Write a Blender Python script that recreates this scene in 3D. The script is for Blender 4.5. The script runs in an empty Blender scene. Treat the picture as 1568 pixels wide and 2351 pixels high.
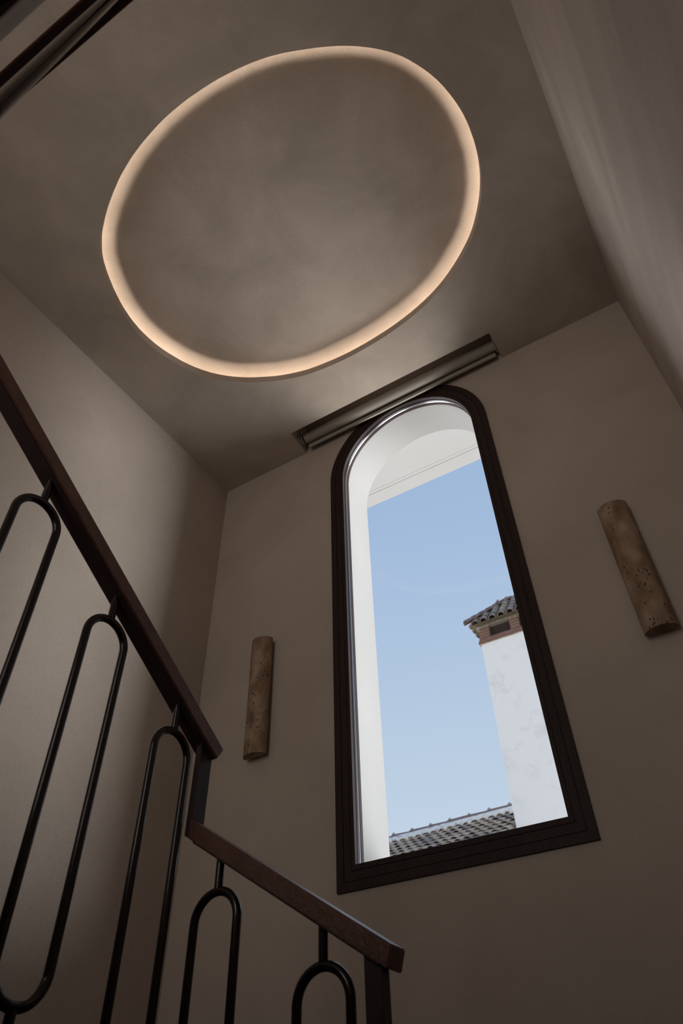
import bpy, bmesh, math, random
from mathutils import Vector, Matrix, noise
from mathutils.geometry import delaunay_2d_cdt
random.seed(4)
sc = bpy.context.scene
PI = math.pi

# ------------------------------------------------------------------ camera
# world: camera at the origin, 1.5 m above the floor it stands on; +Y towards the window wall, +Z up
cam_data = bpy.data.cameras.new('camera'); cam = bpy.data.objects.new('camera', cam_data)
sc.collection.objects.link(cam); sc.camera = cam
cam_data.sensor_fit = 'VERTICAL'; cam_data.sensor_height = 36.0
cam_data.lens = 36.0 * 1593.74 / 2351.0
cam_data.clip_start = 0.02; cam_data.clip_end = 500
cam_data.dof.use_dof = True; cam_data.dof.focus_distance = 2.9; cam_data.dof.aperture_fstop = 7.0
Rx = Vector((0.85208036, 0.52297386, -0.02138715))      # image right
Ry = Vector((-0.3773474, 0.58546824, -0.71752065))      # image down
Rz = Vector((-0.36272304, 0.61945564, 0.69620881))      # viewing direction
cam.matrix_world = Matrix(((Rx.x, -Ry.x, -Rz.x, 0), (Rx.y, -Ry.y, -Rz.y, 0), (Rx.z, -Ry.z, -Rz.z, 0), (0, 0, 0, 1)))

# ------------------------------------------------------------------ world, fill suns, exposure
SKY_TOP = (0.27, 0.40, 0.66); SKY_MID = (0.39, 0.53, 0.75); SKY_LOW = (0.62, 0.72, 0.84)
world = bpy.data.worlds.new('sky'); sc.world = world; world.use_nodes = True
wn = world.node_tree; wn.nodes.clear()
_o = wn.nodes.new('ShaderNodeOutputWorld'); _b = wn.nodes.new('ShaderNodeBackground')
_t = wn.nodes.new('ShaderNodeTexCoord'); _s = wn.nodes.new('ShaderNodeSeparateXYZ'); _r = wn.nodes.new('ShaderNodeValToRGB')
wn.links.new(_t.outputs['Generated'], _s.inputs[0]); wn.links.new(_s.outputs['Z'], _r.inputs['Fac'])
wn.links.new(_r.outputs['Color'], _b.inputs['Color']); wn.links.new(_b.outputs[0], _o.inputs['Surface'])
cr = _r.color_ramp
cr.elements[0].position = 0.0; cr.elements[0].color = (0.93, 0.91, 0.89, 1)
cr.elements[1].position = 1.0; cr.elements[1].color = (*SKY_TOP, 1)
e = cr.elements.new(0.33); e.color = (0.56, 0.675, 0.81, 1)
e = cr.elements.new(0.66); e.color = (*SKY_MID, 1)
_b.inputs['Strength'].default_value = 1.0

def fill_sun(name, az, el, strength, angle, color):
    """az: 0 = from the window side (+Y), positive towards +X; el above the horizon"""
    l = bpy.data.lights.new(name, 'SUN'); l.energy = strength; l.angle = math.radians(angle); l.color = color
    o = bpy.data.objects.new(name, l); sc.collection.objects.link(o)
    a, b = math.radians(az), math.radians(el)
    d = Vector((math.sin(a) * math.cos(b), math.cos(a) * math.cos(b), math.sin(b)))
    o.rotation_euler = d.to_track_quat('Z', 'Y').to_euler()
    return o
# added wide, soft sun lamps standing in for a bright horizon on both sides
fill_sun('fill_sun', 61, -5, 7.3, 44, (0.98, 0.98, 1.0))
fill_sun('horizon_fill', -57, -2, 3.5, 42, (0.95, 0.96, 1.0))
# added lamp from below, standing in for light bounced up outside
fill_sun('bounce_fill', 4, -57, 2.6, 40, (1.0, 0.97, 0.94))

def area(name, loc, rot, sx, sy, power, color):
    l = bpy.data.lights.new(name, 'AREA'); l.shape = 'RECTANGLE'; l.size = sx; l.size_y = sy; l.energy = power; l.color = color
    o = bpy.data.objects.new(name, l); sc.collection.objects.link(o); o.location = loc; o.rotation_euler = rot
    return o
# added fill lamp at an unseen upper floor opening, behind the camera
area('rear_fill', (-1.05, -2.9, 1.95), (math.radians(90), 0, 0), 1.7, 2.2, 24, (1.0, 0.90, 0.80))

sc.view_settings.view_transform = 'Standard'; sc.view_settings.look = 'None'
sc.view_settings.exposure = 0.0; sc.view_settings.gamma = 1.0; sc.view_settings.use_curve_mapping = False

# ------------------------------------------------------------------ materials
def mat(name, col, rough=0.6, metal=0.0, var=None, scale=3.0, bump=0.0, bscale=20.0, stretch=(1, 1, 1), spec=0.5, detail=5, rot=(0, 0, 0), coat=0.0, contrast=(0.3, 0.7)):
    m = bpy.data.materials.new(name); m.use_nodes = True
    nt = m.node_tree; b = nt.nodes['Principled BSDF']
    b.inputs['Base Color'].default_value = (*col, 1); b.inputs['Roughness'].default_value = rough
    b.inputs['Metallic'].default_value = metal; b.inputs['Specular IOR Level'].default_value = spec
    b.inputs['Coat Weight'].default_value = coat
    tc = nt.nodes.new('ShaderNodeTexCoord'); mp = nt.nodes.new('ShaderNodeMapping')
    mp.inputs['Scale'].default_value = stretch; mp.inputs['Rotation'].default_value = rot
    nt.links.new(tc.outputs['Object'], mp.inputs['Vector'])
    if var:
        n = nt.nodes.new('ShaderNodeTexNoise'); n.inputs['Scale'].default_value = scale; n.inputs['Detail'].default_value = detail
        n.inputs['Roughness'].default_value = 0.55; n.inputs['Distortion'].default_value = 0.6
        nt.links.new(mp.outputs[0], n.inputs['Vector'])
        r = nt.nodes.new('ShaderNodeValToRGB'); r.color_ramp.elements[0].color = (*var, 1); r.color_ramp.elements[1].color = (*col, 1)
        r.color_ramp.elements[0].position = contrast[0]; r.color_ramp.elements[1].position = contrast[1]
        nt.links.new(n.outputs['Fac'], r.inputs['Fac']); nt.links.new(r.outputs['Color'], b.inputs['Base Color'])
    if bump:
        n2 = nt.nodes.new('ShaderNodeTexNoise'); n2.inputs['Scale'].default_value = bscale; n2.inputs['Detail'].default_value = 6
        nt.links.new(mp.outputs[0], n2.inputs['Vector'])
        bp = nt.nodes.new('ShaderNodeBump'); bp.inputs['Strength'].default_value = bump; bp.inputs['Distance'].default_value = 0.01
        nt.links.new(n2.outputs['Fac'], bp.inputs['Height']); nt.links.new(bp.outputs[0], b.inputs['Normal'])
    return m

def plaster(name, col, var, stretch=(1, 1, 1), scale=2.2, bump=0.12, bscale=5.0):
    """trowelled lime plaster: broad clouds, soft strokes, fine grain"""
    m = mat(name, col, rough=0.75, spec=0.25)
    nt = m.node_tree; b = nt.nodes['Principled BSDF']
    tc = nt.nodes.new('ShaderNodeTexCoord'); mp = nt.nodes.new('ShaderNodeMapping'); mp.inputs['Scale'].default_value = stretch
    nt.links.new(tc.outputs['Object'], mp.inputs['Vector'])
    n1 = nt.nodes.new('ShaderNodeTexNoise'); n1.inputs['Scale'].default_value = scale; n1.inputs['Detail'].default_value = 7
    n1.inputs['Roughness'].default_value = 0.6; n1.inputs['Distortion'].default_value = 0.5
    n2 = nt.nodes.new('ShaderNodeTexNoise'); n2.inputs['Scale'].default_value = 160; n2.inputs['Detail'].default_value = 3
    nt.links.new(mp.outputs[0], n1.inputs['Vector']); nt.links.new(tc.outputs['Object'], n2.inputs['Vector'])
    r = nt.nodes.new('ShaderNodeValToRGB'); r.color_ramp.elements[0].color = (*var, 1); r.color_ramp.elements[1].color = (*col, 1)
    r.color_ramp.elements[0].position = 0.32; r.color_ramp.elements[1].position = 0.68
    nt.links.new(n1.outputs['Fac'], r.inputs['Fac'])
    mx = nt.nodes.new('ShaderNodeMixRGB'); mx.blend_type = 'OVERLAY'; mx.inputs['Fac'].default_value = 0.16
    nt.links.new(r.outputs['Color'], mx.inputs[1]); nt.links.new(n2.outputs['Fac'], mx.inputs[2])
    nt.links.new(mx.outputs[0], b.inputs['Base Color'])
    n3 = nt.nodes.new('ShaderNodeTexNoise'); n3.inputs['Scale'].default_value = bscale; n3.inputs['Detail'].default_value = 5
    n3.inputs['Distortion'].default_value = 0.8
    nt.links.new(mp.outputs[0], n3.inputs['Vector'])
    bp = nt.nodes.new('ShaderNodeBump'); bp.inputs['Strength'].default_value = bump; bp.inputs['Distance'].default_value = 0.02
    nt.links.new(n3.outputs['Fac'], bp.inputs['Height']); nt.links.new(bp.outputs[0], b.inputs['Normal'])
    return m

M_WALL = plaster('wall_plaster', (0.46, 0.388, 0.328), (0.395, 0.333, 0.28), scale=1.6)
M_WALLR = plaster('brushed_wall_plaster', (0.46, 0.39, 0.34), (0.36, 0.303, 0.262), stretch=(1, 0.35, 1.6), scale=2.6, bump=0.35, bscale=4.0)
M_CEIL = plaster('ceiling_plaster', (0.47, 0.395, 0.333), (0.36, 0.30, 0.248), scale=2.4, bump=0.05)
M_WHITE = mat('white_render', (0.34, 0.335, 0.33), rough=0.85, var=(0.33, 0.325, 0.32), scale=1.5, spec=0.2)
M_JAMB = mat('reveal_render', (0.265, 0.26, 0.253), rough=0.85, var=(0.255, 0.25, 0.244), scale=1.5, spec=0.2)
M_OLDWHITE = mat('weathered_limewash', (0.89, 0.88, 0.87), rough=0.9, var=(0.80, 0.79, 0.79), scale=2.6, bump=0.3, bscale=7, spec=0.2, contrast=(0.34, 0.48), detail=12)
M_FRAME = mat('dark_stained_timber', (0.030, 0.0165, 0.0145), rough=0.55, spec=0.2, var=(0.021, 0.0115, 0.010), scale=10, stretch=(6, 6, 0.6), bump=0.1, bscale=30)
M_BEAD = mat('bronze_glazing_bead', (0.05, 0.045, 0.05), rough=0.22, metal=0.9)
M_SPACER = mat('aluminium_spacer', (0.6, 0.6, 0.6), rough=0.25, metal=1.0)
M_STEEL = mat('blackened_steel', (0.020, 0.011, 0.011), rough=0.17, metal=0.2, var=(0.014, 0.008, 0.008), scale=12, bump=0.03, bscale=60)
M_STEELF = mat('blackened_flat_steel', (0.060, 0.036, 0.038), rough=0.42, metal=0.2, var=(0.042, 0.025, 0.027), scale=14)
M_WOOD = mat('dark_walnut_handrail', (0.19, 0.082, 0.054), rough=0.38, var=(0.115, 0.046, 0.031), scale=9, stretch=(1, 1, 1), bump=0.18, bscale=90, spec=0.6)
M_BLIND = mat('taupe_blind_fabric', (0.34, 0.31, 0.26), rough=0.6, var=(0.31, 0.28, 0.235), scale=40, bump=0.03, bscale=200)
M_POCKET = mat('taupe_pocket_lining', (0.46, 0.38, 0.32), rough=0.8)
M_PLASTIC = mat('grey_bracket_plastic', (0.32, 0.29, 0.28), rough=0.35)
M_TREAD = mat('dark_timber_tread', (0.10, 0.055, 0.035), rough=0.5, var=(0.06, 0.032, 0.02), scale=8, stretch=(1, 8, 1))
M_FLOOR = mat('stone_floor', (0.42, 0.36, 0.30), rough=0.6, var=(0.34, 0.29, 0.24), scale=3)
M_BRICK = mat('red_brick', (0.27, 0.125, 0.095), rough=0.9, var=(0.17, 0.09, 0.075), scale=9, bump=0.5, bscale=40)
M_MORTAR = mat('lime_mortar', (0.42, 0.37, 0.30), rough=0.95, var=(0.22, 0.185, 0.14), scale=12, bump=0.6, bscale=40)
M_VENTSHADE = mat('vent_shade', (0.048, 0.030, 0.029), rough=0.95, var=(0.035, 0.028, 0.026), scale=6, bump=0.3, bscale=20)  # near-black colour stands in for the shade inside the chimney vents
M_TILE = mat('weathered_grey_tile', (0.36, 0.31, 0.285), rough=0.9, var=(0.13, 0.105, 0.10), scale=9, bump=0.5, bscale=40)
M_TILE2 = mat('lichen_ochre_tile', (0.46, 0.39, 0.30), rough=0.9, var=(0.26, 0.20, 0.17), scale=8, bump=0.5, bscale=40)
M_TILE3 = mat('sunbleached_tile', (0.52, 0.44, 0.36), rough=0.9, var=(0.33, 0.26, 0.215), scale=8, bump=0.4, bscale=40)
M_RIDGE = mat('ridge_tile_clay', (0.24, 0.19, 0.19), rough=0.9, var=(0.14, 0.105, 0.11), scale=7, bump=0.4, bscale=40)
M_EAVE = mat('old_eave_boards', (0.17, 0.125, 0.08), rough=0.95, var=(0.09, 0.07, 0.05), scale=9, bump=0.6, bscale=40)
M_LIME = mat('lime_fillet', (0.80, 0.79, 0.76), rough=0.95, var=(0.30, 0.25, 0.22), scale=9, bump=0.6, bscale=30, contrast=(0.36, 0.46), detail=8)

# travertine: banded warm stone with pits
def travertine():
    m = mat('travertine', (0.42, 0.30, 0.20), rough=0.6, spec=0.3)
    nt = m.node_tree; b = nt.nodes['Principled BSDF']
    tc = nt.nodes.new('ShaderNodeTexCoord'); mp = nt.nodes.new('ShaderNodeMapping'); mp.inputs['Scale'].default_value = (1, 1, 0.55)
    nt.links.new(tc.outputs['Object'], mp.inputs['Vector'])
    oi = nt.nodes.new('ShaderNodeObjectInfo')
    ad = nt.nodes.new('ShaderNodeVectorMath'); ad.operation = 'ADD'
    nt.links.new(mp.outputs[0], ad.inputs[0]); nt.links.new(oi.outputs['Location'], ad.inputs[1])
    n = nt.nodes.new('ShaderNodeTexNoise'); n.inputs['Scale'].default_value = 15; n.inputs['Detail'].default_value = 10; n.inputs['Distortion'].default_value = 0.25
    nt.links.new(ad.outputs[0], n.inputs['Vector'])
    r = nt.nodes.new('ShaderNodeValToRGB'); cr = r.color_ramp
    cr.elements[0].position = 0.30; cr.elements[0].color = (0.14, 0.082, 0.043, 1)
    cr.elements[1].position = 0.72; cr.elements[1].color = (0.39, 0.285, 0.21, 1)
    e = cr.elements.new(0.48); e.color = (0.235, 0.15, 0.092, 1)
    nt.links.new(n.outputs['Fac'], r.inputs['Fac'])
    v = nt.nodes.new('ShaderNodeTexVoronoi'); v.inputs['Scale'].default_value = 75
    nt.links.new(ad.outputs[0], v.inputs['Vector'])
    n2 = nt.nodes.new('ShaderNodeTexNoise'); n2.inputs['Scale'].default_value = 14
    nt.links.new(ad.outputs[0], n2.inputs['Vector'])
    m1 = nt.nodes.new('ShaderNodeMath'); m1.operation = 'LESS_THAN'; m1.inputs[1].default_value = 0.26
    nt.links.new(v.outputs['Distance'], m1.inputs[0])
    m2 = nt.nodes.new('ShaderNodeMath'); m2.operation = 'GREATER_THAN'; m2.inputs[1].default_value = 0.56
    nt.links.new(n2.outputs['Fac'], m2.inputs[0])
    m3 = nt.nodes.new('ShaderNodeMath'); m3.operation = 'MULTIPLY'
    nt.links.new(m1.outputs[0], m3.inputs[0]); nt.links.new(m2.outputs[0], m3.inputs[1])
    mx = nt.nodes.new('ShaderNodeMixRGB'); mx.inputs[2].default_value = (0.05, 0.03, 0.018, 1)
    nt.links.new(m3.outputs[0], mx.inputs['Fac']); nt.links.new(r.outputs['Color'], mx.inputs[1]); nt.links.new(mx.outputs[0], b.inputs['Base Color'])
    bp = nt.nodes.new('ShaderNodeBump'); bp.inputs['Strength'].default_value = 0.5; bp.inputs['Distance'].default_value = 0.003; bp.invert = True
    nt.links.new(m3.outputs[0], bp.inputs['Height']); nt.links.new(bp.outputs[0], b.inputs['Normal'])
    return m
M_TRAV = travertine()

def emit(name, col, strength):
    m = bpy.data.materials.new(name); m.use_nodes = True; nt = m.node_tree; nt.nodes.clear()
    o = nt.nodes.new('ShaderNodeOutputMaterial'); e = nt.nodes.new('ShaderNodeEmission')
    e.inputs['Color'].default_value = (*col, 1); e.inputs['Strength'].default_value = strength
    nt.links.new(e.outputs[0], o.inputs['Surface']); return m
LED_STRENGTH = 26.0
M_LED = emit('warm_led', (1.0, 0.87, 0.74), LED_STRENGTH)

def glass():
    m = bpy.data.materials.new('window_glass'); m.use_nodes = True; nt = m.node_tree; nt.nodes.clear()
    o = nt.nodes.new('ShaderNodeOutputMaterial'); t = nt.nodes.new('ShaderNodeBsdfTransparent'); g = nt.nodes.new('ShaderNodeBsdfGlossy')
    g.inputs['Roughness'].default_value = 0.02; t.inputs['Color'].default_value = (0.96, 0.975, 0.975, 1)
    mx = nt.nodes.new('ShaderNodeMixShader'); fr = nt.nodes.new('ShaderNodeFresnel'); fr.inputs['IOR'].default_value = 1.35
    nt.links.new(fr.outputs[0], mx.inputs['Fac']); nt.links.new(t.outputs[0], mx.inputs[1]); nt.links.new(g.outputs[0], mx.inputs[2])
    nt.links.new(mx.outputs[0], o.inputs['Surface']); return m
M_GLASS = glass()

# ------------------------------------------------------------------ helpers
def mesh_obj(name, verts, faces, m, parent=None, smooth=False, mats=None, fmat=None, origin=None):
    if origin is not None:
        verts = [(v[0] - origin[0], v[1] - origin[1], v[2] - origin[2]) for v in verts]
    me = bpy.data.meshes.new(name); me.from_pydata([tuple(v) for v in verts], [], faces)
    for mm in (mats or [m]): me.materials.append(mm)
    if fmat:
        for p, i in zip(me.polygons, fmat): p.material_index = i
    if smooth:
        for p in me.polygons: p.use_smooth = True
    me.update()
    o = bpy.data.objects.new(name, me); sc.collection.objects.link(o)
    if origin is not None: o.location = origin
    if parent:
        o.parent = parent
        o.location = Vector(origin if origin is not None else (0, 0, 0)) - parent.location
    return o
def smooth_angle(o, deg=35):
    me = o.data
    for p in me.polygons: p.use_smooth = True
    me.set_sharp_from_angle(angle=math.radians(deg))
def bm_obj(name, bm, m, parent=None, smooth=False, ang=None):
    me = bpy.data.meshes.new(name); bmesh.ops.recalc_face_normals(bm, faces=bm.faces); bm.to_mesh(me); bm.free(); me.materials.append(m)
    if smooth:
        for p in me.polygons: p.use_smooth = True
    o = bpy.data.objects.new(name, me); sc.collection.objects.link(o)
    if parent: o.parent = parent; o.location = -parent.location
    if ang: smooth_angle(o, ang)
    return o
def box_bm(bm, x0, x1, y0, y1, z0, z1, bev=0.0):
    r = bmesh.ops.create_cube(bm, size=1.0)
    vs = r['verts']
    for v in vs:
        v.co = Vector(((x0 + x1) / 2 + v.co.x * (x1 - x0), (y0 + y1) / 2 + v.co.y * (y1 - y0), (z0 + z1) / 2 + v.co.z * (z1 - z0)))
    if bev:
        es = list({e for v in vs for e in v.link_edges})
        bmesh.ops.bevel(bm, geom=es, offset=bev, segments=2, affect='EDGES', profile=0.5)
    return bm
def box(name, x0, x1, y0, y1, z0, z1, m, parent=None, bev=0.0):
    bm = bmesh.new(); box_bm(bm, x0, x1, y0, y1, z0, z1, bev); return bm_obj(name, bm, m, parent)
def tube_mesh(bm, path, r, seg=14, closed=False):
    """tube along a planar or space path"""
    n = len(path); rings = []
    pts = [Vector(p) for p in path]
    ref = None
    for i in range(n):
        a = pts[(i - 1) % n] if (closed or i > 0) else pts[i]
        b = pts[(i + 1) % n] if (closed or i < n - 1) else pts[i]
        t = (b - a).normalized()
        if ref is None:
            ref = t.orthogonal().normalized()
            nn = ref
        else:
            nn = (nn - t * nn.dot(t)).normalized()
        bb = t.cross(nn)
        rings.append([bm.verts.new(pts[i] + (nn * math.cos(2 * PI * k / seg) + bb * math.sin(2 * PI * k / seg)) * r) for k in range(seg)])
    last = n if closed else n - 1
    for i in range(last):
        A, B = rings[i], rings[(i + 1) % n]
        for k in range(seg):
            bm.faces.new((A[k], A[(k + 1) % seg], B[(k + 1) % seg], B[k]))
    if not closed:
        bm.faces.new(rings[0][::-1]); bm.faces.new(rings[-1])
def empty(name, loc, label=None, cat=None, group=None, kind=None):
    o = bpy.data.objects.new(name, None); sc.collection.objects.link(o); o.location = loc; o.empty_display_size = 0.1
    tag(o, label, cat, group, kind); return o
def tag(o, label=None, cat=None, group=None, kind=None):
    if label: o['label'] = label
    if cat: o['category'] = cat
    if group: o['group'] = group
    if kind: o['kind'] = kind
    return o

def cdt_faces(outer, holes, keep):
    """triangulate polygons with holes in 2D; keep(x, y) decides on each triangle by its centroid"""
    pts = []; edges = []
    for loop in [outer] + holes:
        s = len(pts); pts += [Vector(p) for p in loop]
        edges += [(s + i, s + (i + 1) % len(loop)) for i in range(len(loop))]
    vs, es, fs, *_ = delaunay_2d_cdt(pts, edges, [], 0, 1e-5)
    out = []
    for f in fs:
        c = sum((vs[i] for i in f), Vector((0, 0))) / len(f)
        if keep(c.x, c.y): out.append(list(f))
    return [v.copy() for v in vs], out
def inside(poly, x, y):
    r = False; n = len(poly)
    for i in range(n):
        (x1, y1), (x2, y2) = poly[i], poly[(i + 1) % n]
        if (y1 > y) != (y2 > y) and x < (x2 - x1) * (y - y1) / (y2 - y1) + x1: r = not r
    return r
def catmull(pts, k):
    n = len(pts); out = []
    for i in range(n):
        p0, p1, p2, p3 = (Vector(pts[(i + j - 1) % n]) for j in range(4))
        for s in range(k):
            t = s / k
            out.append(tuple(0.5 * ((2 * p1) + (p2 - p0) * t + (2 * p0 - 5 * p1 + 4 * p2 - p3) * t * t + (3 * p1 - p0 - 3 * p2 + p3) * t ** 3)))
    return out
def offset_loop(pts, d):
    n = len(pts); out = []
    for i in range(n):
        a = Vector(pts[i - 1]); b = Vector(pts[(i + 1) % n]); t = (b - a).normalized()
        out.append((pts[i][0] + t.y * d, pts[i][1] - t.x * d))
    return out

# ------------------------------------------------------------------ room dimensions (metres)
XL, XR, YB, YR = -2.472, 0.365, 2.6, -2.6     # left, right, window and rear wall
ZC, ZF = 3.625, -1.5                          # ceiling, lower floor
T = 0.30
# window opening
WX, WR, WZ0, WSP = -1.06, 0.53, 0.832, 3.20   # centre, outer radius, sill, springing of the frame
GI = 0.441; GSP = 3.185; GZ0 = 0.926          # sight opening of the frame

def arch(cx, r, z0, zs, n=40):
    """closed outline (x, z), counter-clockwise seen from the room: bottom left, bottom right, arch right to left"""
    pts = [(cx - r, z0), (cx + r, z0)]
    pts += [(cx + r * math.cos(PI * i / n), zs + r * math.sin(PI * i / n)) for i in range(n + 1)]
    return pts

# ---- wall_window: inner face with plaster, arched reveal and outer face white
def wall_back():
    rev = arch(WX, GI + 0.002, GZ0, GSP)
    outer = [(XL - T, ZF - 0.3), (XR + T, ZF - 0.3), (XR + T, 4.2), (XL - T, 4.2)]
    v2, fs = cdt_faces(outer, [rev], lambda x, y: not inside(rev, x, y))
    V = []; F = []; FM = []
    for v in v2: V.append((v.x, YB, v.y))
    n = len(V)
    for v in v2: V.append((v.x, YB + T, v.y))
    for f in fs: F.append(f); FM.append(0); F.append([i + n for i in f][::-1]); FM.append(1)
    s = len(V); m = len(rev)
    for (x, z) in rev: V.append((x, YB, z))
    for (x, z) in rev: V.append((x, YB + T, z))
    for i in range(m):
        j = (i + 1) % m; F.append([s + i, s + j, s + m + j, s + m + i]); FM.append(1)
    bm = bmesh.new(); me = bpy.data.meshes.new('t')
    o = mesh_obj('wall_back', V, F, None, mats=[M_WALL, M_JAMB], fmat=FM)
    for p in o.data.polygons:
        if p.material_index == 1 and abs(p.normal.y) < 0.5: p.use_smooth = False
    tag(o, kind='structure'); return o
wall_back()

def wall_box(name, x0, x1, y0, y1, z0, z1, m):
    return tag(box(name, x0, x1, y0, y1, z0, z1, m), kind='structure')
wall_box('wall_left', XL - T, XL, YR, YB, ZF - 0.3, 4.2, M_WALL)
wall_box('wall_right', XR, XR + T, YR, YB, ZF - 0.3, 4.2, M_WALLR)
wall_box('floor', XL, XR, YR, YB, ZF - 0.3, ZF, M_FLOOR)
# unseen rear wall; its upper floor opening is added for the fill lamp
def wall_rear():
    hole = [(-1.95, 0.78), (-0.15, 0.78), (-0.15, 3.1), (-1.95, 3.1)]
    outer = [(XL - T, ZF - 0.3), (XR + T, ZF - 0.3), (XR + T, 4.2), (XL - T, 4.2)]
    v2, fs = cdt_faces(outer, [hole], lambda x, y: not inside(hole, x, y))
    V = [(v.x, YR, v.y) for v in v2] + [(v.x, YR - 0.25, v.y) for v in v2]; n = len(v2)
    F = [f for f in fs] + [[i + n for i in f][::-1] for f in fs]
    s = len(V)
    V += [(x, YR, z) for x, z in hole] + [(x, YR - 0.25, z) for x, z in hole]
    F += [[s + i, s + (i + 1) % 4, s + 4 + (i + 1) % 4, s + 4 + i] for i in range(4)]
    return tag(mesh_obj('wall_rear', V, F, M_WALL), kind='structure')
wall_rear()

# ---- ceiling with the organic light recess and the blind pocket
EGG = [(-1.892,0.774),(-1.982,0.878),(-2.066,1.062),(-2.106,1.239),(-2.099,1.418),(-2.048,1.589),(-1.984,1.709),(-1.903,1.808),(-1.790,1.901),(-1.631,1.991),
 (-1.505,2.040),(-1.371,2.073),(-1.149,2.094),(-0.925,2.088),(-0.735,2.064),(-0.575,2.025),(-0.436,1.970),(-0.300,1.888),(-0.185,1.793),(-0.094,1.672),(-0.043,1.575),
 (-0.011,1.480),(0.006,1.382),(0.011,1.284),(0.006,1.201),(-0.012,1.110),(-0.037,1.032),(-0.077,0.950),(-0.141,0.856),(-0.235,0.767),(-0.345,0.691),(-0.475,0.625),
 (-0.600,0.572),(-0.724,0.536),(-0.869,0.511),(-0.978,0.502),(-1.071,0.499),(-1.180,0.503),(-1.275,0.514),(-1.376,0.532),(-1.470,0.556),(-1.575,0.592),(-1.657,0.628),(-1.740,0.670),(-1.817,0.717)]
egg = catmull(EGG, 4)
_area = sum(egg[i - 1][0] * egg[i][1] - egg[i][0] * egg[i - 1][1] for i in range(len(egg)))
if _area < 0: egg = egg[::-1]          # counter-clockwise: positive offset goes outwards
PX0, PX1, PY0 = -1.787, -0.346, 2.397
HL = 0.055                               # visible height of the lip
def ceiling():
    rect = [(XL, YR), (XR, YR), (XR, YB), (PX1, YB), (PX1, PY0), (PX0, PY0), (PX0, YB), (XL, YB)]
    v2, fs = cdt_faces(rect, [egg], lambda x, y: inside(rect, x, y) and not inside(egg, x, y))
    V = [(v.x, v.y, ZC) for v in v2]; F = [f[::-1] for f in fs]
    # lip and cove, revolved along the egg: (outward offset, height)
    prof = [(0.0, ZC), (0.0, ZC + HL), (0.010, ZC + HL), (0.014, ZC + HL - 0.042), (0.105, ZC + HL - 0.042), (0.105, ZC + HL + 0.062)]
    n = len(egg); rings = []
    for d, z in prof:
        lp = offset_loop(egg, d) if d else egg
        s = len(V); V += [(x, y, z) for x, y in lp]; rings.append(s)
    for a, b in zip(rings[:-1], rings[1:]):
        for i in range(n):
            j = (i + 1) % n; F.append([a + i, b + i, b + j, a + j])
    # upper panel of the recess
    s = len(V); V.append((-1.05, 1.3, ZC + HL + 0.062)); r = rings[-1]
    for i in range(n): F.append([s, r + (i + 1) % n, r + i])
    o = tag(mesh_obj('ceiling', V, F, M_CEIL), kind='structure')
    smooth_angle(o, 30)
    # LED strip lying in the cove
    V = []; F = []
    for d in (0.048, 0.060): V += [(x, y, ZC + HL - 0.036) for x, y in offset_loop(egg, d)]
    for d in (0.048, 0.060): V += [(x, y, ZC + HL - 0.040) for x, y in offset_loop(egg, d)]
    for i in range(n):
        j = (i + 1) % n
        F += [[i, i + n, j + n, j], [i, j, j + 2 * n, i + 2 * n], [i + n, i + 3 * n, j + 3 * n, j + n], [i + 2 * n, j + 2 * n, j + 3 * n, i + 3 * n]]
    led = mesh_obj('led_strip', V, F, M_LED)
    tag(led, 'warm glowing light strip hidden in the egg shaped ceiling recess', 'light strip')
    return o
ceiling()
# slab and roof over the ceiling so no daylight leaks in
tag(box('ceiling_slab', XL - T, XR + T, YR - 0.25, YB + T, 4.2, 4.35, M_WHITE), kind='structure')

# ---- eave outside, with a small drip step
EZ = 3.68
eave = empty('eave', (WX, YB + T, EZ), kind='structure')
box('eave_soffit', XL - 3, XR + 3, YB + T, 3.335, EZ, EZ + 0.2, M_WHITE, eave)
box('eave_moulding', XL - 3, XR + 3, 3.235, 3.345, EZ - 0.0018, EZ + 0.001, M_WHITE, eave)
box('eave_moulding', XL - 3, XR + 3, 3.205, 3.225, EZ - 0.0008, EZ + 0.001, M_WHITE, eave)

# ------------------------------------------------------------------ window
def ring_profile(name, profs, m, parent, z_in=None):
    """profs: list of (radius, springing, sill, y): sweeps a closed profile round the arch outline"""
    loops = []
    for (r, zs, z0, y) in profs:
        loops.append([(x, y, z) for x, z in arch(WX, r, z0, zs)])
    V = [p for l in loops for p in l]; n = len(loops[0]); F = []
    k = len(loops)
    for a in range(k):
        b = (a + 1) % k
        for i in range(n):
            j = (i + 1) % n; F.append([a * n + i, a * n + j, b * n + j, b * n + i])
    o = mesh_obj(name, V, F, m, parent)
    bm = bmesh.new(); bm.from_mesh(o.data); bmesh.ops.recalc_face_normals(bm, faces=bm.faces); bm.to_mesh(o.data); bm.free()
    smooth_angle(o, 40); return o
win = empty('window_1', (WX, YB, WZ0), kind='structure')
YF = YB - 0.012
g = 0.0015
# outer casing, sash and inner sash separated by fine shadow joints
ring_profile('window_casing', [(WR, WSP, WZ0, YF), (WR - 0.034, WSP, WZ0 + 0.034, YF), (WR - 0.034, WSP, WZ0 + 0.034, YF + 0.02), (WR, WSP, WZ0, YF + 0.02)], M_FRAME, win)
ring_profile('window_sash', [(WR - 0.0365, WSP, WZ0 + 0.0365, YF + 0.001), (GI + 0.020, GSP + 0.004, GZ0 - 0.024, YF + 0.001), (GI + 0.020, GSP + 0.004, GZ0 - 0.024, YF + 0.03), (WR - 0.0365, WSP, WZ0 + 0.0365, YF + 0.03)], M_FRAME, win)
ring_profile('glazing_frame', [(GI + 0.018, GSP + 0.003, GZ0 - 0.0215, YF + 0.001), (GI, GSP, GZ0, YF + 0.001), (GI, GSP, GZ0, YF + 0.022), (GI + 0.018, GSP + 0.003, GZ0 - 0.0215, YF + 0.022)], M_FRAME, win)
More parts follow.
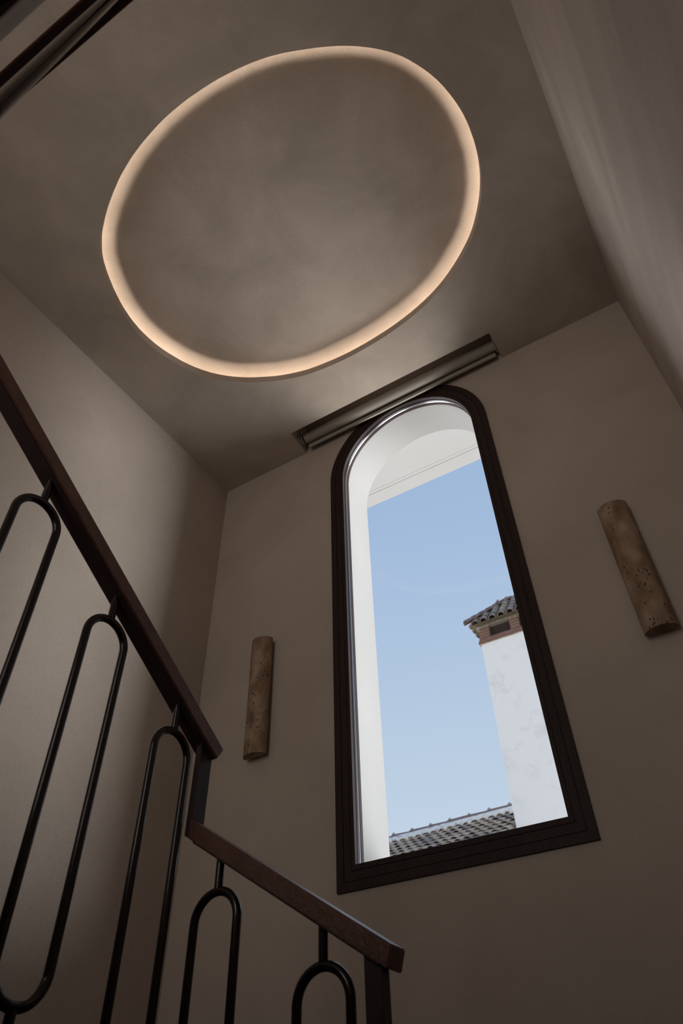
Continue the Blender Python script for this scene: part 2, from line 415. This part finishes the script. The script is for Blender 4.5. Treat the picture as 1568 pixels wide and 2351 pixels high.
ring_profile('backing_frame', [(WR - 0.002, WSP, WZ0 + 0.002, YF + 0.008), (GI + 0.012, GSP + 0.004, GZ0 - 0.012, YF + 0.008), (GI + 0.012, GSP + 0.004, GZ0 - 0.012, YF + 0.011), (WR - 0.002, WSP, WZ0 + 0.002, YF + 0.011)], M_FRAME, win)
ring_profile('glazing_bead', [(GI + 0.001, GSP, GZ0, YF + 0.022), (GI - 0.002, GSP, GZ0 + 0.001, YF + 0.026), (GI - 0.002, GSP, GZ0 + 0.001, YF + 0.036), (GI + 0.001, GSP, GZ0, YF + 0.040)], M_BEAD, win)
for q in (0.0415, 0.0468):
    ring_profile('glass_spacer', [(GI, GSP, GZ0, YF + q), (GI, GSP, GZ0, YF + q + 0.0020), (GI + 0.006, GSP, GZ0, YF + q + 0.0020), (GI + 0.006, GSP, GZ0, YF + q)], M_SPACER, win)
ring_profile('rubber_seal', [(GI + 0.0006, GSP, GZ0, YF + 0.0437), (GI + 0.0006, GSP, GZ0, YF + 0.0466), (GI + 0.006, GSP, GZ0, YF + 0.0466), (GI + 0.006, GSP, GZ0, YF + 0.0437)], M_FRAME, win)
ring_profile('outer_bead', [(GI, GSP, GZ0, YF + 0.051), (GI - 0.003, GSP, GZ0 + 0.001, YF + 0.056), (GI - 0.003, GSP, GZ0 + 0.001, YF + 0.070), (GI + 0.004, GSP, GZ0 - 0.001, YF + 0.070)], M_FRAME, win)
def pane():
    pts = arch(WX, GI + 0.001, GZ0 - 0.001, GSP); n = len(pts)
    V = [(x, YF + 0.0505, z) for x, z in pts]
    return mesh_obj('glass_pane', V, [list(range(n))], M_GLASS, win)
pane()

# ------------------------------------------------------------------ blind pocket and roller blind
PZ = 3.86
pk = empty('trim_1', (-1.066, 2.5, ZC), kind='structure')
box('pocket_front', PX0, PX1, PY0 - 0.003, PY0, ZC + 0.0005, PZ, M_POCKET, pk)
box('pocket_top', PX0, PX1, PY0, YB, PZ - 0.003, PZ, M_POCKET, pk)
box('pocket_end', PX0, PX0 + 0.003, PY0, YB, ZC, PZ, M_POCKET, pk)
box('pocket_end', PX1 - 0.003, PX1, PY0, YB, ZC, PZ, M_POCKET, pk)
bl = empty('roller_blind', (-1.066, 2.505, 3.72), 'taupe fabric roller blind rolled up in the ceiling pocket above the window', 'blind')
RB = (2.524, 3.675); RR = 0.036
def roll():
    bm = bmesh.new()
    # rolled fabric with the free edge leaving at the back towards the window
    pts = []
    for i in range(0, 29):
        a = math.radians(-250 + i * 10)    # from the back, over the top, round the front
        pts.append((RB[0] - RR * math.cos(a), RB[1] + RR * math.sin(a)))
    n = 40; x0, x1 = -1.742, -0.372
    R = []
    for x in (x0, x1):
        R.append([bm.verts.new((x, RB[0] + RR * math.cos(2 * PI * k / n), RB[1] + RR * math.sin(2 * PI * k / n))) for k in range(n)])
    for k in range(n): bm.faces.new((R[0][k], R[0][(k + 1) % n], R[1][(k + 1) % n], R[1][k]))
    bm.faces.new(R[0][::-1]); bm.faces.new(R[1])
    o = bm_obj('fabric_roll', bm, M_BLIND, bl, ang=40)
roll()
box('fabric_drop', -1.740, -0.374, RB[0] + RR - 0.002, RB[0] + RR, 3.625, RB[1], M_BLIND, bl)
box('hem_bar', -1.738, -0.372, RB[0] + RR - 0.011, RB[0] + RR + 0.003, 3.608, 3.630, M_BLIND, bl, bev=0.003)
for sx, x in ((1, PX0 + 0.012), (-1, PX1 - 0.012)):
    bm = bmesh.new()
    tube_mesh(bm, [(x + sx * 0.0, RB[0] + 0.047 * math.cos(a), RB[1] + 0.047 * math.sin(a)) for a in [math.radians(150 + 12 * i) for i in range(14)]], 0.005, 8)
    bmesh.ops.create_cone(bm, cap_ends=True, segments=24, radius1=0.036, radius2=0.036, depth=0.012,
        matrix=Matrix.Translation((x + sx * 0.012, RB[0], RB[1])) @ Matrix.Rotation(PI / 2, 4, 'Y'))
    o = bm_obj('bracket', bm, M_PLASTIC, bl, ang=40)

# ------------------------------------------------------------------ travertine wall lights
def sconce(cx, label):
    t = empty('wall_light', (cx, YB, 1.505), label, 'wall light', 'travertine wall lights beside the window')
    r, th, z0, z1, n = 0.066, 0.016, 1.505, 2.168, 28
    gap = 0.028
    bm = bmesh.new()
    # half round stone, slightly hollowed at its ends
    out = [(cx + r * math.cos(PI + PI * i / n), YB - gap + 0.80 * r * math.sin(PI + PI * i / n)) for i in range(n + 1)]
    inn = [(cx + (r - th) * math.cos(PI + PI * i / n), YB - gap - 0.004 + 0.80 * (r - th) * math.sin(PI + PI * i / n)) for i in range(n + 1)]
    bot = [bm.verts.new((x, y, z0)) for x, y in out]; top = [bm.verts.new((x, y, z1)) for x, y in out]
    for i in range(n): bm.faces.new((bot[i], bot[i + 1], top[i + 1], top[i]))
    bm.faces.new((bot[0], top[0], top[n], bot[n]))
    bm.faces.new(bot[::-1]); bm.faces.new(top)
    bmesh.ops.bevel(bm, geom=[e for e in bm.edges if abs(e.verts[0].co.z - e.verts[1].co.z) < 1e-6 and e.calc_length() < 0.03], offset=0.0015, segments=1, affect='EDGES')
    for v in bm.verts:
        k = noise.noise(Vector((v.co.x * 14 + cx * 9, v.co.y * 14, v.co.z * 9)))
        v.co.x += 0.0010 * k
    bm_obj('stone_shade', bm, M_TRAV, t, ang=40)
    box('wall_bracket', cx - 0.035, cx + 0.035, YB - gap - 0.001, YB, 1.60, 2.07, M_STEELF, t)
    return t
sconce(-2.032, 'travertine half round wall light on the plaster left of the arched window')
sconce(-0.090, 'travertine half round wall light on the plaster right of the arched window')

# ------------------------------------------------------------------ balustrade
RX = -1.2; RYS = 1.3
SL = 0.658                                  # slope of the upper run, dz/dy = -SL
def rail_under_y(y): return 0.8033 + SL * (1.3251 - y)
SL2 = 0.630
def rail_under_x(x): return 0.594 - SL2 * (x + 1.19)
W = 0.028; TH = 0.0475
def prism(name, A, B, m, parent, bev=0.002):
    """A, B: four corners each of two end sections"""
    bm = bmesh.new(); a = [bm.verts.new(p) for p in A]; b = [bm.verts.new(p) for p in B]
    for i in range(4): bm.faces.new((a[i], a[(i + 1) % 4], b[(i + 1) % 4], b[i]))
    bm.faces.new(a[::-1]); bm.faces.new(b)
    bmesh.ops.recalc_face_normals(bm, faces=bm.faces)
    if bev: bmesh.ops.bevel(bm, geom=list(bm.edges), offset=bev, segments=2, affect='EDGES')
    return bm_obj(name, bm, m, parent, ang=30)
def loop_obj(name, c, axis, top, h, parent, half=0.059, r=0.0098):
    """stadium shaped loop of round bar in the plane of axis ('x' or 'y') and z; top = highest outer point"""
    zt = top - r - half; zb = top - h + r + half; P = []
    n = 20
    for i in range(n + 1): a = PI * i / n; P.append((half * math.cos(a), zt + half * math.sin(a)))
    for i in range(n + 1): a = PI + PI * i / n; P.append((half * math.cos(a), zb + half * math.sin(a)))
    pth = [((c[0] + u), c[1], z) if axis == 'x' else (c[0], c[1] + u, z) for u, z in P]
    bm = bmesh.new(); tube_mesh(bm, pth, r, 16, closed=True)
    return bm_obj(name, bm, M_STEEL, parent, smooth=True)
def stem_obj(name, x, y, z0, z1, parent, r=0.0095):
    bm = bmesh.new(); tube_mesh(bm, [(x, y, z0), (x, y, z1)], r, 16)
    return bm_obj(name, bm, M_STEEL, parent, ang=50)
def baluster(x, y, axis, under, foot, label, group, r=0.0098):
    t = empty('baluster', (x, y, under - 0.86 if foot is None else foot), label, 'baluster', group)
    top = under - 0.056
    loop_obj('loop', (x, y), axis, top, 0.80, t, r=r)
    stem_obj('stem', x, y, top - 0.008, under + 0.004, t)
    if foot is not None: stem_obj('stem', x, y, foot, top - 0.792, t)
    return t
GU = 'looped steel balusters of the upper flight'
# upper flight along the left side (handrail falls towards the window wall)
y0, y1 = 0.0145, 1.3251
up = empty('handrail', (RX, 0.7, rail_under_y(0.7)), 'long dark walnut handrail sloping down steeply from the left edge to the hanging post', 'handrail')
xa, xb = RX - W, RX + W
z0, z1 = rail_under_y(y0 - 0.03), rail_under_y(y1)
prism('rail', [(xa, y0 - 0.03, z0), (xb, y0 - 0.03, z0), (xb, y0 - 0.03, z0 + TH), (xa, y0 - 0.03, z0 + TH)],
      [(xa, y1, z1), (xb, y1, z1), (xb, y1 + 0.022, z1 + TH - 0.0145), (xa, y1 + 0.022, z1 + TH - 0.0145)], M_WOOD, up)
c = 0.0055
prism('steel_flat', [(xa + c, y0 - 0.03, z0 - 0.004), (xb - c, y0 - 0.03, z0 - 0.004), (xb - c, y0 - 0.03, z0 + 0.002), (xa + c, y0 - 0.03, z0 + 0.002)],
      [(xa + c, y1 - 0.004, z1 - 0.001), (xb - c, y1 - 0.004, z1 - 0.001), (xb - c, y1 - 0.004, z1 + 0.005), (xa + c, y1 - 0.004, z1 + 0.005)], M_STEELF, up, bev=0.0005)
UP_LABELS = ['steel loop baluster cut by the left edge, uppermost in view under the steep handrail',
             'steel loop baluster with its whole oval in view, middle one under the steep handrail',
             'steel loop baluster nearest the hanging post, lowest under the steep handrail']
for y, lb in ((0.641, UP_LABELS[0]), (0.914, UP_LABELS[1]), (1.184, UP_LABELS[2])):
    u = rail_under_y(y); baluster(RX, y, 'y', u - 0.003, u - 0.90, lb, GU)
# post hanging between the two handrails
post = tag(prism('hanging_post', [(-1.207, 1.276, 0.605), (-1.190, 1.276, 0.594), (-1.190, 1.322, 0.594), (-1.207, 1.322, 0.605)],
      [(-1.207, 1.280, rail_under_y(1.280) + 0.002), (-1.190, 1.280, rail_under_y(1.280) + 0.002), (-1.190, 1.325, rail_under_y(1.325) + 0.002), (-1.207, 1.325, rail_under_y(1.325) + 0.002)],
      M_STEELF, None, bev=0.001), 'short flat dark steel post joining the steep handrail to the lower one', 'post')
# lower handrail, falling to the right
lo = empty('handrail', (-0.92, RYS, 0.42), 'short walnut handrail sloping down to the right below the window corner, bluish sheen on top', 'handrail')
ya, yb = 1.272, 1.328
xs, xe = -1.189, -0.680
A = [(xs, ya, rail_under_x(xs)), (xs, yb, rail_under_x(xs)), (xs, yb, rail_under_x(xs) + TH - 0.003), (xs, ya, rail_under_x(xs) + TH - 0.003)]
d = Vector((1, 0, -SL2)).normalized(); nrm = Vector((SL2, 0, 1)).normalized()
B = []
for y in (ya, yb): B.append((xe, y, rail_under_x(xe)))
tpt = Vector((xe, 0, rail_under_x(xe))) + nrm * 0.0372
B += [(tpt.x - 0.008, yb, tpt.z + 0.005), (tpt.x - 0.008, ya, tpt.z + 0.005)]
prism('rail', A, B, M_WOOD, lo)
prism('steel_flat', [(xs + 0.01, ya + c, rail_under_x(xs + 0.01) - 0.004), (xs + 0.01, yb - c, rail_under_x(xs + 0.01) - 0.004), (xs + 0.01, yb - c, rail_under_x(xs + 0.01) + 0.002), (xs + 0.01, ya + c, rail_under_x(xs + 0.01) + 0.002)],
      [(xe - 0.02, ya + c, rail_under_x(xe - 0.02) - 0.004), (xe - 0.02, yb - c, rail_under_x(xe - 0.02) - 0.004), (xe - 0.02, yb - c, rail_under_x(xe - 0.02) + 0.002), (xe - 0.02, ya + c, rail_under_x(xe - 0.02) + 0.002)], M_STEELF, lo, bev=0.0005)
GL = 'looped steel balusters of the lower flight'
for x, lb in ((-1.107, 'steel loop baluster under the left half of the short lower handrail'), (-0.831, 'steel loop baluster beside the square end post of the short lower handrail')):
    u = rail_under_x(x); baluster(x, RYS, 'x', u - 0.003, u - 0.90, lb, GL)
pu = rail_under_x(-0.716)
tag(prism('newel_post', [(-0.735, 1.287, -0.648), (-0.698, 1.287, -0.648), (-0.698, 1.315, -0.648), (-0.735, 1.315, -0.648)],
      [(-0.735, 1.287, pu + 0.010), (-0.698, 1.287, pu - 0.012), (-0.698, 1.315, pu - 0.012), (-0.735, 1.315, pu + 0.010)], M_STEELF, None, bev=0.001),
    'dark steel end post standing under the lower right end of the short handrail', 'post')

# guard of the upper landing, right over the camera
LY = 0.0145; LZ = rail_under_y(LY)
lg = empty('handrail', (-0.5, LY, LZ), 'dark landing handrail seen from right below in the upper left corner', 'handrail')
bm = bmesh.new(); box_bm(bm, -1.17, XR - 0.002, LY - W, LY + W, LZ, LZ + TH, 0.002); bm_obj('rail', bm, M_WOOD, lg)
box('steel_flat', -1.17, XR - 0.004, LY - W + c, LY + W - c, LZ - 0.005, LZ + 0.001, M_STEELF, lg)
for x, lb in ((-0.50, 'glossy steel loop baluster seen end on in the upper left corner of the picture'), (-0.81, 'steel loop baluster of the landing guard next to the corner of the stair')):
    t = baluster(x, LY, 'x', LZ - 0.004, None, lb, 'looped steel balusters of the landing guard')
    zb = LZ - 0.06 - 0.80
    box('side_bracket', x - 0.012, x + 0.012, -0.0245, LY, zb + 0.002, zb + 0.018, M_STEELF, t, bev=0.001)
# ------------------------------------------------------------------ stairs (mostly below and above the frame)
st = empty('staircase', (-1.2, 1.3, ZF), kind='structure')
LANDY = -0.0243
box('landing_slab', XL, XR, YR, LANDY - 0.004, 0.55, 0.77, M_TREAD, st)
box('landing_fascia', XL, XR, LANDY - 0.004, LANDY, 0.55, 0.85, M_WALLR, st)
ys = [(0.641, 3), (0.914, 2), (1.184, 1), (0.369, 4)]
for y, k in ys:
    zt = rail_under_y(y) - 0.903
    box('tread', XL, RX + 0.03, y - 0.136, y + 0.136, zt - 0.04, zt, M_TREAD, st)
    box('riser', XL, RX + 0.02, y + 0.116, y + 0.134, zt - 0.18, zt - 0.04, M_WALL, st)
zt0 = rail_under_y(1.184) - 0.903 - 0.17
box('corner_landing', XL, RX + 0.03, 1.32, YB, zt0 - 0.04, zt0, M_TREAD, st)
for x in (-1.107, -0.831):
    zt = rail_under_x(x) - 0.905
    box('tread', x - 0.138, x + 0.138, RYS - 0.03, YB, zt - 0.04, zt, M_TREAD, st)
box('corner_landing', -0.69, XR, 1.27, YB, -0.69, -0.65, M_TREAD, st)
for k in range(4):
    zt = -0.65 - 0.17 * (k + 1); y = 1.27 - 0.27 * (k + 1)
    box('tread', -0.69, XR, y, y + 0.27, zt - 0.04, zt, M_TREAD, st)

# ------------------------------------------------------------------ outside: chimney with a little tiled roof
CH = empty('chimney', (-3.6, 14.6, 0), 'tall whitewashed chimney with brick vents and a small tiled roof', 'chimney')
cy = 14.0; cx0, cx1 = -4.40, -2.62; cd = 1.25
ZT = 9.28
# shaft with a wavering outline
def shaft():
    bm = bmesh.new(); box_bm(bm, cx0, cx1, cy, cy + cd, -1.5, ZT)
    bmesh.ops.subdivide_edges(bm, edges=[e for e in bm.edges if abs(e.verts[0].co.z - e.verts[1].co.z) > 1], cuts=60)
    for v in bm.verts:
        k = noise.noise(Vector((v.co.x * 3, v.co.y * 3, v.co.z * 1.3)))
        v.co.x += 0.012 * k
    return bm_obj('shaft', bm, M_OLDWHITE, CH)
shaft()
def piece_mesh(name, dims, m, bev=0.006):
    bm = bmesh.new(); box_bm(bm, -dims[0] / 2, dims[0] / 2, -dims[1] / 2, dims[1] / 2, -dims[2] / 2, dims[2] / 2)
    me = bpy.data.meshes.new(name); bm.to_mesh(me); bm.free(); me.materials.append(m); return me
me_brick = piece_mesh('brick', (1, 1, 1), M_BRICK)
def brick(x0, x1, y0, y1, z0, z1, me=None):
    o = bpy.data.objects.new('brick', me or me_brick); sc.collection.objects.link(o); o.parent = CH
    o.location = Vector(((x0 + x1) / 2, (y0 + y1) / 2, (z0 + z1) / 2)) - CH.location
    o.scale = (x1 - x0, y1 - y0, z1 - z0); o.rotation_euler = (0, random.uniform(-0.02, 0.02), random.uniform(-0.03, 0.03))
    return o
# projecting brick ledge
x = cx0 - 0.05
while x < cx1 + 0.04:
    w = 0.235; brick(x, min(x + w, cx1 + 0.05), cy - 0.045 + random.uniform(-0.006, 0.006), cy + 0.10, ZT + 0.008, ZT + 0.062); x += w + 0.014
box('mortar_bed', cx0 - 0.03, cx1 + 0.03, cy - 0.03, cy + cd + 0.03, ZT - 0.004, ZT + 0.115, M_MORTAR, CH)
x = cx0 - 0.02
while x < cx1 + 0.01:
    w = 0.235; brick(x, min(x + w, cx1 + 0.02), cy - 0.036 + random.uniform(-0.006, 0.006), cy + 0.10, ZT + 0.084, ZT + 0.130); x += w + 0.014
VB, VT = ZT + 0.14, ZT + 0.475
piers = [(-4.40, -4.145), (-3.625, -3.385), (-2.875, -2.62)]
for (a, b) in piers:
    for yy in (cy, cy + cd - 0.22):
        box('mortar_pier', a + 0.008, b - 0.008, yy + 0.010, yy + 0.21, VB, VT, M_MORTAR, CH)
    z = VB + 0.006; k = 0
    while z + 0.05 < VT:
        for yy in (cy, cy + cd - 0.22):
            brick(a + random.uniform(-.006, .006), b + random.uniform(-.006, .006), yy + random.uniform(-.008, .004), yy + 0.215, z, z + 0.050)
        z += 0.080; k += 1
box('vent_shade_core', cx0 + 0.10, cx1 - 0.10, cy + 0.13, cy + cd - 0.13, VB - 0.01, VT, M_VENTSHADE, CH)  # dark block set behind the vent openings in place of their inner shade
box('vent_shade_side', cx0 + 0.03, cx0 + 0.09, cy + 0.22, cy + cd - 0.22, VB - 0.01, VT, M_VENTSHADE, CH)
box('vent_shade_side', cx1 - 0.09, cx1 - 0.03, cy + 0.22, cy + cd - 0.22, VB - 0.01, VT, M_VENTSHADE, CH)
box('lintel_course', cx0 - 0.06, cx1 + 0.06, cy - 0.03, cy + cd + 0.03, VT, VT + 0.03, M_MORTAR, CH)
# hipped roof body
EZC = VT + 0.05; OV = 0.13
ex0, ex1, ey0, ey1 = cx0 - OV, cx1 + OV, cy - OV, cy + cd + OV
hd = (ey1 - ey0) / 2; RIS = 0.86
def hip():
    ym = (ey0 + ey1) / 2
    V = [(ex0, ey0, EZC), (ex1, ey0, EZC), (ex1, ey1, EZC), (ex0, ey1, EZC), (ex0 + hd, ym, EZC + RIS), (ex1 - hd, ym, EZC + RIS)]
    V += [(v[0], v[1], EZC - 0.03) for v in V[:4]]
    F = [(0, 1, 5, 4), (1, 2, 5), (2, 3, 4, 5), (3, 0, 4), (6, 7, 1, 0), (7, 8, 2, 1), (8, 9, 3, 2), (9, 6, 0, 3), (9, 8, 7, 6)]
    return mesh_obj('roof_bed', V, F, M_EAVE, CH)
hip()
def barrel_mesh(name, L, r0, r1, m, th=0.014, n=9):
    """half-round clay tile along +Y (up the slope), r0 at the low end, convex up"""
    V = []; F = []
    for y, r in ((0, r0), (L, r1)):
        for rr in (r, r - th):
            for i in range(n + 1):
                a = PI * i / n; V.append((rr * math.cos(a), y, rr * math.sin(a)))
    k = n + 1
    for i in range(n):
        F += [(i, i + 1, 2 * k + i + 1, 2 * k + i), (k + i, 3 * k + i, 3 * k + i + 1, k + i + 1), (i, k + i, k + i + 1, i + 1)]
    F += [(0, 2 * k, 3 * k, k), (n, k + n, 3 * k + n, 2 * k + n)]
    me = bpy.data.meshes.new(name); me.from_pydata(V, [], F); me.materials.append(m)
    for p in me.polygons: p.use_smooth = True
    me.update(); me.set_sharp_from_angle(angle=math.radians(50)); return me
me_bar = [barrel_mesh('roof_tile', 0.36, 0.098, 0.078, m) for m in (M_TILE, M_TILE, M_TILE2)]
me_cap = barrel_mesh('ridge_tile', 0.38, 0.10, 0.085, M_RIDGE)
def place_tile(parent, me, pos, up, normal, name='roof_tile'):
    o = bpy.data.objects.new(name, me); sc.collection.objects.link(o); o.parent = parent
    y = Vector(up).normalized(); z = Vector(normal).normalized(); x = y.cross(z).normalized(); z = x.cross(y)
    Mx = Matrix((x, y, z)).transposed().to_4x4(); Mx = Matrix.Translation(Vector(pos) - parent.location) @ Mx
    Mx = Mx @ Matrix.Rotation(random.uniform(-0.04, 0.04), 4, 'Z') @ Matrix.Rotation(random.uniform(-0.03, 0.03), 4, 'X')
    o.matrix_local = Mx; return o
slope_len = math.hypot(hd, RIS)
for side in ('front', 'left'):
    span = (ex1 - ex0) if side == 'front' else (ey1 - ey0)
    npos = int(span / 0.205)
    for i in range(npos):
        s = (i + 0.5) * span / npos
        smax = min(s, span - s) / hd * slope_len if side == 'front' else min(s, span - s) / hd * slope_len
        smax = min(smax, slope_len)
        q = -0.05
        while q < smax - 0.08:
            f = q / slope_len
            if side == 'front':
                pos = (ex0 + s, ey0 + f * hd, EZC + f * RIS + 0.012); upv = (0, hd, RIS - 0.03); nv = (0, -RIS, hd)
            else:
                pos = (ex0 + f * hd, ey0 + s, EZC + f * RIS + 0.012); upv = (hd, 0, RIS - 0.03); nv = (-RIS, 0, hd)
            place_tile(CH, random.choice(me_bar), pos, upv, nv); q += 0.245
# hip and ridge caps
a = Vector((ex0 - 0.03, ey0 - 0.03, EZC + 0.09)); b = Vector((ex0 + hd, (ey0 + ey1) / 2, EZC + RIS + 0.02)); dv = b - a; q = -0.10
while q < dv.length - 0.1:
    place_tile(CH, me_cap, a + dv.normalized() * q, dv + Vector((0, 0, -0.04)), (-0.5, -0.5, 1.0), 'ridge_tile'); q += 0.27
q = b.x
while q < ex1 - hd + 0.2:
    place_tile(CH, me_cap, (q, b.y, b.z), (1, 0, -0.02), (0, 0, 1), 'ridge_tile'); q += 0.28

# ------------------------------------------------------------------ outside: neighbouring tiled roof
RF = empty('tiled_roof', (-7, 15.86, 0), 'old clay tiled roof with lime patched ridge, below the sky at the window foot', 'roof')
ry = 15.86; SLR = 0.55
def ridge_z(x): return 5.954 + (x + 8.139) * 0.0202
rx0, rx1 = -9.6, -4.45
fy = 13.3
V = [(rx0, ry, ridge_z(rx0)), (rx1, ry, ridge_z(rx1)), (rx1, fy, ridge_z(rx1) - SLR * (ry - fy)), (rx0, fy, ridge_z(rx0) - SLR * (ry - fy)),
     (rx0, 18.4, ridge_z(rx0) - SLR * 2.5), (rx1, 18.4, ridge_z(rx1) - SLR * 2.5)]
V += [(v[0], v[1], v[2] - 0.12) for v in V]
mesh_obj('roof_bed', V, [(0, 3, 2, 1), (0, 1, 5, 4), (6, 7, 8, 9), (6, 10, 11, 7), (3, 9, 8, 2), (1, 2, 8, 7), (0, 6, 9, 3), (1, 7, 11, 5), (4, 5, 11, 10), (0, 4, 10, 6)], M_TILE3, RF)
box('house_wall', rx0 + 0.2, rx1 - 0.0, fy + 0.35, 18.0, -1.5, ridge_z(rx0) - SLR * 2.3 - 0.15, M_OLDWHITE, RF)
me_r = [barrel_mesh('roof_tile', 0.46, 0.100, 0.080, m) for m in (M_TILE2, M_TILE3, M_TILE3, M_TILE)]
x = rx0 + 0.12
while x < rx1 - 0.05:
    q = 0.10
    while q < 2.5:
        z = ridge_z(x) - SLR * q
        L = 0.33
        place_tile(RF, random.choice(me_r), (x + random.uniform(-.008, .008), ry - q - L, z - SLR * L + 0.02), (0, 1, SLR - 0.07), (0, -SLR, 1)); q += L
    x += 0.205
me_rc = barrel_mesh('ridge_tile', 0.56, 0.165, 0.145, M_RIDGE, n=12)
x = rx0
while x < rx1:
    place_tile(RF, me_rc, (x, ry, ridge_z(x) + 0.03), (1, 0, 0.02), (0, 0, 1), 'ridge_tile')
    # dab of mortar on each joint
    bm = bmesh.new(); bmesh.ops.create_icosphere(bm, subdivisions=2, radius=0.045, matrix=Matrix.Translation((x + 0.02, ry, ridge_z(x) + 0.20)))
    for v in bm.verts: v.co += Vector((0.4, 0.3, 0.5)) * 0.03 * noise.noise(v.co * 22)
    bm_obj('mortar_dab', bm, M_WHITE, RF)
    x += 0.505
# ragged lime fillet between ridge and tiles
bm = bmesh.new(); N = 220; rows = []
for i in range(N + 1):
    xx = rx0 + (rx1 - rx0) * i / N; zz = ridge_z(xx)
    e1 = 0.40 + 0.12 * noise.noise(Vector((xx * 5, 0, 0))) + 0.05 * noise.noise(Vector((xx * 17, 3, 0)))
    rows.append([bm.verts.new((xx, ry - 0.12, zz + 0.11)), bm.verts.new((xx, ry - 0.19, zz + 0.065)), bm.verts.new((xx, ry - e1, zz - SLR * e1 + 0.150)), bm.verts.new((xx, ry - e1 - 0.01, zz - SLR * e1 - 0.02))])
for i in range(N):
    for k in range(3): bm.faces.new((rows[i][k], rows[i + 1][k], rows[i + 1][k + 1], rows[i][k + 1]))
bm_obj('lime_fillet', bm, M_LIME, RF)
